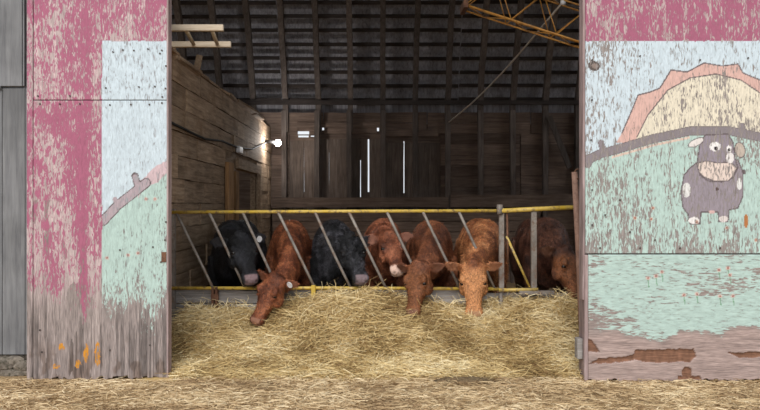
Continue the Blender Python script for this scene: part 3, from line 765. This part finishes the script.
    for s in (-1, 1):
        leg([at(.02, .15 * s, .92), at(.0, .165 * s, .70), at(-.03, .16 * s, .56), at(.02, .15 * s, .36), at(.0, .15 * s, .22), at(.0, .15 * s, .12), at(.03, .15 * s, .05), at(.035, .15 * s, .0)],
            [x * zs for x in (.11, .10, .078, .056, .042, .046, .05, .058)])
        leg([at(-1.35, .13 * s, 1.05), at(-1.25, .155 * s, .85), at(-1.2, .16 * s, .66), at(-1.34, .15 * s, .50), at(-1.46, .15 * s, .40), at(-1.42, .15 * s, .24), at(-1.40, .15 * s, .11), at(-1.37, .15 * s, .05), at(-1.365, .15 * s, .0)],
            [x * zs for x in (.14, .17, .13, .085, .058, .045, .046, .05, .058)])
    tl = [at(-1.56, 0, 1.2), at(-1.66, .0, 1.12), at(-1.69, .01, .9), at(-1.68, .02, .65), at(-1.68, .02, .5), at(-1.68, .02, .4)]
    leg(tl, [x * zs for x in (.05, .035, .026, .024, .04, .015)])
    me = mb.mesh('tmp'); tmp = bpy.data.objects.new('tmp', me); COL.objects.link(tmp)
    r = tmp.modifiers.new('r', 'REMESH'); r.mode = 'VOXEL'; r.voxel_size = voxel
    sm = tmp.modifiers.new('s', 'SMOOTH'); sm.factor = .5; sm.iterations = 4
    dg = bpy.context.evaluated_depsgraph_get(); me2 = bpy.data.meshes.new_from_object(tmp.evaluated_get(dg))
    bpy.data.objects.remove(tmp); bpy.data.meshes.remove(me); me2.name = 'cow_body'
    nv = len(me2.vertices); co = np.empty(nv * 3, np.float32); me2.vertices.foreach_get('co', co); co = co.reshape(-1, 3).astype(float)
    no = np.empty(nv * 3, np.float32); me2.vertex_normals.foreach_get('vector', no); no = no.reshape(-1, 3).astype(float)
    rel = (co - np.array(poll)) / hs; A = rel @ np.array(u); Bv = rel @ np.array(v); Cw = rel @ np.array(w)
    hd = (np.abs(Cw) < .14) & (Bv > -.27) & (Bv < .07)
    nose = sst(.425, .455, A + .12 * np.clip(np.abs(Cw) - .02, 0, 1) + .05 * np.clip(-Bv - .05, 0, 1)) * hd * (A < .6)
    if pad: nose = nose * sst(-.10, -.08, Bv) * (1 - sst(.052, .066, np.abs(Cw))) * sst(.452, .468, A)
    dk = np.zeros(nv)
    for s in (-1, 1):
        dd = np.sqrt(((A - .505) / .02) ** 2 + ((Bv + .052) / .015) ** 2 + ((Cw - .045 * s) / .017) ** 2)
        k = np.clip(1.35 - dd, 0, 1); dk = np.maximum(dk, k); co -= no * (k * .012)[:, None]
        dd = np.sqrt(((A - .193) / .026) ** 2 + ((Bv + .006) / .026) ** 2 + ((Cw - .106 * s) / .026) ** 2); dk = np.maximum(dk, .6 * np.clip(1.3 - dd, 0, 1))
    mo = np.clip(1 - np.abs(Bv + .108) / .008, 0, 1) * (A > .43) * hd * (A < .6); dk = np.maximum(dk, mo * .8); co -= no * (mo * .006)[:, None]
    face = np.clip(sst(.02, .12, A) * hd * (A < .6) * sst(-.17, -.08, Bv), 0, 1)
    ear = np.zeros(nv)
    for o, ax, fn in efr:
        q = (co - np.array(o)) / hs; t = q @ np.array(ax); rad = np.linalg.norm(q - t[:, None] * np.array(ax), axis=1)
        ear = np.maximum(ear, sst(.05, .09, t) * (t < .21) * (rad < .085) * sst(.25, .6, no @ np.array(fn)) * .8)
    w3 = vn(co[:, 0] * 7 + co[:, 1] * 5, co[:, 2] * 7 - co[:, 1] * 4, 11, 3) - .5
    nk = sst(.05, .16, -A) * (1 - sst(.55, .9, -A)) + .35
    co += no * (w3 * .026 * np.clip(nk, 0, 1) * (np.abs(ear) < .01))[:, None]
    if rough:
        q = (vn(co[:, 0] * 34 + co[:, 1] * 9, co[:, 2] * 34 - co[:, 1] * 11, 5, 2) - .5)
        cm = hd * sst(-.06, -.02, Bv) * (1 - sst(.27, .34, A)) * (A > -.08)
        co += no * (q * rough * cm)[:, None]
    # short coat hair over the front half
    hr_ = np.random.RandomState(int(abs(poll.x) * 1000) + 3)
    cand = np.nonzero((co[:, 1] < 9.4) & (co[:, 2] > .3) & (A < .44) & (no[:, 1] < .35) & (dk < .3))[0]
    ii = hr_.choice(cand, min(26000, len(cand) * 2)); nn = no[ii]; m_ = len(ii); onh = (A[ii] > -.05) & hd[ii]
    fl = np.where(onh[:, None], np.array(u)[None] * .8, (-np.array(fwd) * .5 - np.array(Z) * .8)[None]) + hr_.normal(0, .55 if not rough else .9, (m_, 3))
    fl -= nn * np.sum(fl * nn, 1)[:, None]; fl /= np.linalg.norm(fl, axis=1)[:, None] + 1e-9
    dr = fl * .86 + nn * (.34 if not rough else .6); ln_ = np.where(onh, .017, .028) * hr_.uniform(.6, 1.4, m_) * (1.3 if rough else 1)
    sd_ = np.cross(fl, nn); wd_ = hr_.uniform(.0022, .0045, m_)
    rt = co[ii] + hr_.normal(0, .004, (m_, 3)) - nn * .002
    HV = np.stack([rt - sd_ * wd_[:, None], rt + sd_ * wd_[:, None], rt + dr * ln_[:, None]], 1).reshape(-1, 3)
    base = Vector((W0.x, W0.y, 0)) - fwd * .7
    hm = bpy.data.meshes.new('coat_hair'); hm.vertices.add(m_ * 3); hm.vertices.foreach_set('co', (HV - np.array(base)).astype(np.float32).ravel())
    hm.loops.add(m_ * 3); hm.loops.foreach_set('vertex_index', np.arange(m_ * 3, dtype=np.int32))
    hm.polygons.add(m_); hm.polygons.foreach_set('loop_start', (np.arange(m_) * 3).astype(np.int32)); hm.update(calc_edges=True)
    for nm_, arr in (('nose', nose), ('dark', dk), ('ear_inner', ear), ('face', face)):
        a = hm.attributes.new(nm_, 'FLOAT', 'POINT'); a.data.foreach_set('value', np.repeat(arr[ii], 3).astype(np.float32))
    a = hm.attributes.new('shade', 'FLOAT', 'POINT'); a.data.foreach_set('value', np.repeat(hr_.normal(.26, .36, m_).clip(-.6, 1.2), 3).astype(np.float32))
    co -= np.array(base); me2.vertices.foreach_set('co', co.astype(np.float32).ravel())
    for nm_, arr in (('nose', nose), ('dark', dk), ('ear_inner', ear), ('face', face)):
        a = me2.attributes.new(nm_, 'FLOAT', 'POINT'); a.data.foreach_set('value', arr.astype(np.float32))
    me2.materials.clear(); me2.materials.append(mat); smooth(me2); me2.update()
    o = link('cow', me2, mat, None, base); tag(o, label, 'cow', 'cattle feeding through the fence')
    ho = link('coat_hair', hm, mat, o, base); ho['kind'] = 'stuff'
    for s in (-1, 1):
        c = hp(.192, -.014, .104 * s); MB().ball(c, .0225 * hs, 12, 8).build('eye', M['eye'], o, True)
    for i in tags:
        oo, ax, fn = efr[i]; c = oo + (ax * .105 + fn * .022) * hs
        d, s1, s2 = frame_of(fn); t = MB()
        t.loft([[c + fn * (.004 * k) + (s1 * math.cos(a) * .03 + s2 * math.sin(a) * .034) for a in [2 * math.pi * j / 10 for j in range(10)]] for k in (0, 1.5)])
        tag(t.build('ear_tag', M['white'], o), 'white plastic ear tag')
    return o
RED = coat('red_brown_coat', lin(78, 40, 24), lin(116, 64, 40), lin(154, 94, 62), lin(150, 108, 88), lin(140, 92, 70), .7)
RED2 = coat('deep_red_coat', lin(74, 41, 27), lin(110, 64, 42), lin(142, 90, 62), lin(130, 90, 72), lin(120, 80, 62), .7, lin(124, 76, 46))
REDF = coat('red_coat_pink_nose', lin(86, 46, 31), lin(126, 73, 50), lin(160, 100, 72), lin(220, 186, 170), lin(170, 118, 98), .65)
GING = coat('ginger_coat', lin(104, 59, 36), lin(148, 92, 57), lin(192, 134, 90), lin(176, 134, 100), lin(170, 118, 88), .65, lin(188, 130, 84))
BLK = coat('black_coat', lin(13, 13, 15), lin(25, 25, 29), lin(42, 43, 49), lin(142, 118, 120), lin(52, 50, 55), .9)
BLK2 = coat('curly_black_coat', lin(18, 18, 20), lin(39, 39, 43), lin(86, 85, 92), lin(136, 118, 122), lin(50, 48, 52), 1.)  # light tone raised: grey-blue highlights on the curls painted into the coat
DKB = coat('dark_brown_coat', lin(50, 29, 22), lin(78, 48, 37), lin(106, 68, 52), lin(120, 84, 70), lin(110, 72, 52), .8, lin(126, 78, 48))
def cdir(deg, z=0): a = math.radians(deg); return Vector((math.cos(a), math.sin(a), z))
YW = 8.32
cow('black cow with a white ear tag, nearest the brown pen wall', BLK, P(232, 219, YW), (-1.76, 10, 0), P(240, 236, 7.72), P(252, 277, 7.40), cdir(20, -.02), tags=(1,), size=.99, fat=.93)
cow('red brown cow with head down in the hay beside the tagged black cow', RED, P(290, 221, YW), (-1.16, 10, 0), P(274, 277, 7.33), P(253, 321, 7.18), cdir(-32, -.25), tags=(1,), size=.99, fat=.88)
cow('curly black cow between two red cows in the middle of the fence', BLK2, P(333, 221, YW), (-.6, 10, 0), P(349, 237, 7.80), P(363, 277, 7.46), cdir(26, 0), rough=.05, size=.985, fat=.88)
cow('red cow with a pink nose facing outward with head raised', REDF, P(384, 220, 8.45), (.02, 10.1, 0), P(389, 235, 7.95), P(399, 268, 7.60), cdir(9, .03), size=1.0, ear_up=.12, pad=False, fat=.9)
cow('red brown cow eating with lowered face next to the pink nosed cow', RED2, P(433, 222, YW), (.62, 10, 0), P(417, 265, 7.42), P(410, 313, 7.24), cdir(-36, -.12), size=.985, fat=.92)
cow('light ginger cow eating with both ears spread, just left of the grey uprights', GING, P(484, 219, YW), (1.27, 10, 0), P(473, 264, 7.40), P(474, 315, 7.21), cdir(-6, .06), size=1.0)
cow('dark brown cow behind the grey uprights, partly hidden by the right door', DKB, P(548, 218, YW), (1.98, 10, 0), P(567, 250, 7.75), P(582, 296, 7.48), cdir(34, -.05), size=1.01)

# ================================================================== hay
def hill(x, y):
    t = sst(6.70, 7.42, y); back = 1 - sst(7.62, 7.95, y)
    top = .33 + .09 * sst(-.75, -.35, x) - .04 * sst(.15, .4, x) + .03 * sst(1.2, 1.5, x) + .02 * np.exp(-((x + .3) / .28) ** 2)
    for cx, cy, s, dep_ in ((-1.2, 7.2, .17, .05), (.30, 7.28, .16, .05), (.92, 7.24, .17, .06), (-1.58, 6.98, .07, .10), (-.62, 7.12, .08, .09), (.06, 7.05, .06, .08), (1.35, 7.0, .08, .08)): top = top - dep_ * np.exp(-((x - cx) ** 2 + (y - cy) ** 2) / (2 * s * s))
    lump = .19 * (vn(x * 2.6, y * 2.6, 3, 3) - .5) + .13 * (vn(x * 7, y * 7, 7, 2) - .5)
    edge = sst(-2.08, -1.85, x) * (1 - sst(1.80, 2.3, x) * .4)
    return np.maximum(.0, (.045 * sst(6.15, 6.75, y) + (top + lump * 1.3) * t) * (.25 + .75 * edge) * (.2 + .8 * back)) - .012 * (1 - sst(6.2, 6.5, y))
def strands(xy, zf, L0, L1, wid, tilt, lift, rs, tint_fn):
    n = len(xy); az = rs.uniform(0, 2 * np.pi, n); el = rs.normal(0, tilt, n); L = rs.uniform(L0, L1, n) * rs.uniform(.6, 1, n)
    d = np.stack([np.cos(az) * np.cos(el), np.sin(az) * np.cos(el), np.sin(el)], -1)
    c = np.stack([xy[:, 0], xy[:, 1], zf + np.abs(rs.normal(0, lift, n))], -1)
    bend = np.stack([rs.normal(0, .22, n), rs.normal(0, .22, n), -np.abs(rs.normal(0, .16, n))], -1) * L[:, None]
    pts = np.stack([c - d * L[:, None] / 2 + bend * .5, c - d * L[:, None] / 6 - bend * .05, c + d * L[:, None] / 6 - bend * .05, c + d * L[:, None] / 2 + bend * .5], 1)
    rv = rs.normal(0, 1, (n, 3)); s = np.cross(d, rv); s /= np.linalg.norm(s, axis=1)[:, None] + 1e-9
    wd = wid * rs.uniform(.6, 1.4, n); taper = np.array([.8, 1, 1, .5])
    a = pts + s[:, None] * (wd[:, None] * taper)[..., None] / 2; b = pts - s[:, None] * (wd[:, None] * taper)[..., None] / 2
    V = np.stack([a, b], 2).reshape(-1, 3)                     # 8 per strand
    V[:, 2] = np.maximum(V[:, 2], .004); V[:, 0] = np.where(V[:, 1] > 6.5, np.maximum(V[:, 0], -2.07), V[:, 0])
    i0 = (np.arange(n) * 8)[:, None, None]; q = np.array([[0, 1, 3, 2], [2, 3, 5, 4], [4, 5, 7, 6]])[None]
    return V, (i0 + q).reshape(-1, 4), np.repeat(tint_fn(xy, n), 8)
def np_mesh(name, V, Q, tint):
    me = bpy.data.meshes.new(name); me.vertices.add(len(V)); me.vertices.foreach_set('co', V.astype(np.float32).ravel())
    me.loops.add(len(Q) * 4); me.loops.foreach_set('vertex_index', Q.astype(np.int32).ravel())
    me.polygons.add(len(Q)); me.polygons.foreach_set('loop_start', (np.arange(len(Q)) * 4).astype(np.int32)); me.update(calc_edges=True)
    a = me.attributes.new('tint', 'FLOAT', 'POINT'); a.data.foreach_set('value', np.clip(tint, 0, 1).astype(np.float32)); return me
rs = np.random.RandomState(4)
gx, gy = np.meshgrid(np.arange(-2.06, 2.25, .03), np.arange(6.2, 8.0, .03)); gz = hill(gx, gy)
nyy, nxx = gx.shape; idx = np.arange(nyy * nxx).reshape(nyy, nxx)
GV = np.stack([gx, gy, gz], -1).reshape(-1, 3); GQ = np.stack([idx[:-1, :-1], idx[:-1, 1:], idx[1:, 1:], idx[1:, :-1]], -1).reshape(-1, 4)
GT = .12 + .3 * vn(GV[:, 0] * 40, GV[:, 1] * 40, 2, 2)
n = 66000
xy = np.stack([rs.uniform(-2.0, 2.2, n), 6.35 + 1.4 * rs.uniform(0, 1, n) ** .85], -1)
xy = xy[(np.abs(xy[:, 0]) < 1.75) | (xy[:, 1] > 6.5)]; n = len(xy)
tf = lambda xy, n: .55 + 1.15 * (vn(xy[:, 0] * 3, xy[:, 1] * 3, 9, 2) - .5) + rs.normal(0, .2, n)
V1, Q1, T1 = strands(xy, hill(xy[:, 0], xy[:, 1]), .10, .34, .0052, .26, .02, rs, tf)
n2 = 2600                                                     # looser wisps standing out of the heap
xy2 = np.stack([rs.uniform(-1.95, 2.0, n2), rs.uniform(7.1, 7.62, n2)], -1)
V2, Q2, T2 = strands(xy2, hill(xy2[:, 0], xy2[:, 1]) + .03, .12, .38, .005, .55, .04, rs, tf)
n3 = 420                                                      # the tuft under the curly black cow's mouth
xy3 = np.stack([rs.normal(-.27, .11, n3), rs.normal(7.46, .05, n3)], -1)
V3, Q3, T3 = strands(xy3, hill(xy3[:, 0], xy3[:, 1]) + .03, .08, .2, .005, .8, .03, rs, tf)
parts = [(GV, GQ, GT), (V1, Q1, T1), (V2, Q2, T2), (V3, Q3, T3)]; off = 0; Vs, Qs, Ts = [], [], []
for v_, q_, t_ in parts: Vs.append(v_); Qs.append(q_ + off); Ts.append(t_); off += len(v_)
hay = link('hay_heap', np_mesh('hay_heap', np.concatenate(Vs), np.concatenate(Qs), np.concatenate(Ts)), M['hay'])
tag(hay, 'long heap of loose dry hay in front of the feeding cattle', 'hay', kind='stuff')
n = 52000
xy = np.stack([rs.uniform(-3.6, 3.6, n), 4.9 + 2.1 * rs.uniform(0, 1, n)], -1)
keep = vn(xy[:, 0] * 2.2, xy[:, 1] * 3.5, 17, 3) + rs.uniform(-.25, .25, n) > .36
keep &= (np.abs(xy[:, 0]) < 1.72) | (xy[:, 1] < 6.30)
xy = xy[keep]
tf2 = lambda xy, n: .66 + 1.0 * (vn(xy[:, 0] * 2.2, xy[:, 1] * 5, 29, 3) - .5) + rs.normal(0, .2, n) - .75 * np.exp(-((xy[:, 0] - .70) / .26) ** 2 - ((xy[:, 1] - 6.28) / .09) ** 2)
Vl, Ql, Tl = strands(xy, np.full(len(xy), .008), .04, .20, .0048, .07, .012, rs, tf2)
lit = link('straw_litter', np_mesh('straw_litter', Vl, Ql, Tl), M['straw'])
tag(lit, 'thin trampled straw scattered over the ground outside the doors', 'straw', kind='stuff')
# dark trampled dung patch
mb = MB(); rr = random.Random(3)
ringp = [Vector((.70 + .30 * math.cos(t) * rr.uniform(.8, 1.15), 6.28 + .10 * math.sin(t) * rr.uniform(.8, 1.15), .006)) for t in [2 * math.pi * i / 26 for i in range(26)]]
topp = [Vector((.70 + (p.x - .70) * .6, 6.28 + (p.y - 6.28) * .6, .012 + rr.uniform(0, .03))) for p in ringp]
mb.loft([ringp, topp]); M['dung'] = metal('trampled_dung', lin(92, 76, 56), lin(140, 118, 86), lin(70, 56, 42), .5, .7, .95, scale=22)
tag(mb.build('dung_patch', M['dung'], None, True), 'dark trampled dung patch on the straw in front of the doors', 'dung')

# ================================================================== things hanging and standing inside
ld = empty('wooden_ladder', (-2.1, 7.1, 3.0)); tag(ld, 'pale wooden ladder lying across the top of the brown plank wall', 'ladder')
LZ = PENZ + .075
def ladz(x, y, Y): return ((x - HX) * Y / F)
Yn = (LZ - CH) * F / (HY - 28); Yf = (LZ - CH) * F / (HY - 44.5)
MB().box(-3.9, ladz(223.5, 0, Yn), Yn - .02, Yn + .02, LZ - .028, LZ + .028).build('rail', M['fresh'], ld, bevel=.003)
MB().box(-3.9, ladz(231, 0, Yf), Yf - .02, Yf + .02, LZ - .028, LZ + .028).build('rail', M['fresh'], ld, bevel=.003)
for x in [-1.515 - .235 * k for k in range(10)]:
    MB().tube([(x, Yn, LZ), (x - .09, Yf, LZ)], .019, 8).build('rung', M['fresh'], ld, True)

bo = empty('conveyor_boom', (1.9, 8.1, 3.2)); tag(bo, 'orange yellow lattice boom of steel rods under the roof at upper right', 'lattice boom')
def boomp(t, k):
    a, b = Vector((.90, 8.0, 3.58)), Vector((3.3, 8.0, 2.80))
    d = (b - a).normalized(); up = Vector((-d.z, 0, d.x)) ; up = up if up.z > 0 else -up
    o = [Vector((0, 0, 0)), Vector((0, .40, 0)) + up * .05, Vector((0, .10, 0)) + up * .40, Vector((0, .34, 0)) + up * .42, Vector((0, .46, 0)) + up * .12][k]
    return a + (b - a) * t + o
for k, nm_ in enumerate(('lower_chord', 'lower_chord', 'upper_chord', 'upper_chord', 'side_rod')):
    MB().tube([boomp(0 if k < 2 else .03, k), boomp(1, k)], .0105 if k < 4 else .007, 8).build(nm_, M['orange'], bo, True)
for i in range(5):
    t0, t1, t2 = i / 5, (i + .5) / 5, (i + 1) / 5
    for a, b in ((boomp(t0, 0), boomp(t1, 2)), (boomp(t1, 2), boomp(t2, 0)), (boomp(t0, 1), boomp(t1, 3)), (boomp(t1, 3), boomp(t2, 1)), (boomp(t0, 0), boomp(t1, 1)), (boomp(t1, 1), boomp(t2, 0)), (boomp(t1, 2), boomp(t2, 3))):
        MB().tube([a, b], .0065, 6).build('lattice_rod', M['orange'], bo, True)
MB().bar(boomp(0, 0) - Vector((.0, .05, 0)), boomp(0, 1) + Vector((0, .05, 0)), .05, .08).build('end_plate', M['rust'], bo)
top = boomp(.4, 2)
MB().tube([top, top + Vector((.0, .1, 2.9))], .008, 6).build('hanger_cable', M['rope'], bo)
a, b = P(563, 2, 8.12), P(449, 122, 14.45)
rp = MB().tube([a.lerp(b, t) - Vector((0, 0, .10 * math.sin(math.pi * t))) for t in [i / 10 for i in range(11)]], .013, 6).build('rope', M['rope'], None, True)
tag(rp, 'thin grey rope slanting from the yellow boom to the rear wall', 'rope')
kn = MB().ball(a, (.03, .03, .035), 8, 6); kn.build('knot', M['white'], rp, True)

po = empty('gate_post', (1.87, 7.0, 0)); tag(po, 'reddish brown leaning pole beside the right door edge', 'pole')
MB().tube([P(583.5, 364, 7.02), P(578.5, 245, 7.0), P(574.5, 172, 7.0)], [.032, .03, .028], 10).build('shaft', M['pole'], po, True)
c = P(578, 174, 6.98); MB().tube([c + Vector((.035 * math.cos(t), 0, .045 * math.sin(t))) for t in [2 * math.pi * i / 12 for i in range(13)]], .007, 6, Vector((0, 1, 0))).build('ring', M['rust'], po, True)

br_ = board('brace_board', M['frame'], wb, P(560, 142, 14.45), 1.06, .04, .1, 'x', math.atan2(50, 20)); br_.location.y = BACK - .185

# lamp at the end of the pen wall
lp = empty('wall_lamp', P(278, 143, 13.9)); tag(lp, 'glowing white lamp mounted high at the end of the plank wall', 'lamp')
M['bulb'], nt_, b_ = nmat('lamp_bulb'); b_.inputs['Emission Color'].default_value = (1, .97, .95, 1); b_.inputs['Emission Strength'].default_value = 30
c = P(278, 143, 13.9)
MB().ball(c, .062, 14, 10).build('bulb', M['bulb'], lp, True)
MB().tube([c + Vector((-.05, .0, 0)), c + Vector((-.12, .0, .02)), (PENX - .02, 13.9, c.z + .03)], [.04, .035, .03], 10).build('socket', M['dark'], lp, True)
ld_ = bpy.data.lights.new('lamp_light', 'POINT'); ld_.energy = 20; ld_.shadow_soft_size = .07; ld_.color = (1, .97, .94)
lo = bpy.data.objects.new('lamp_light', ld_); COL.objects.link(lo); lo.location = c + Vector((.0, -.09, 0)); lo.parent = lp; lo.matrix_parent_inverse = Matrix.Translation(-lp.location)
pts = []
for x, y in ((170, 122), (190, 132), (205, 139), (222, 141), (239, 148), (252, 149), (268, 142)):
    Y = (PENX + .03) * F / (x - HX); pts.append(P(x, y, Y))
cb = MB().tube(pts, .014, 6).build('power_cable', M['dark'], None, True); tag(cb, 'black power cable sagging along the brown plank wall', 'cable')
c = P(239.5, 150, (PENX + .05) * F / (239.5 - HX))
jb = MB().box(c.x - .03, c.x + .03, c.y - .13, c.y + .13, c.z - .05, c.z + .05).build('junction_box', M['white'], None, bevel=.01)
tag(jb, 'small white junction box on the plank wall above the doorway', 'junction box')
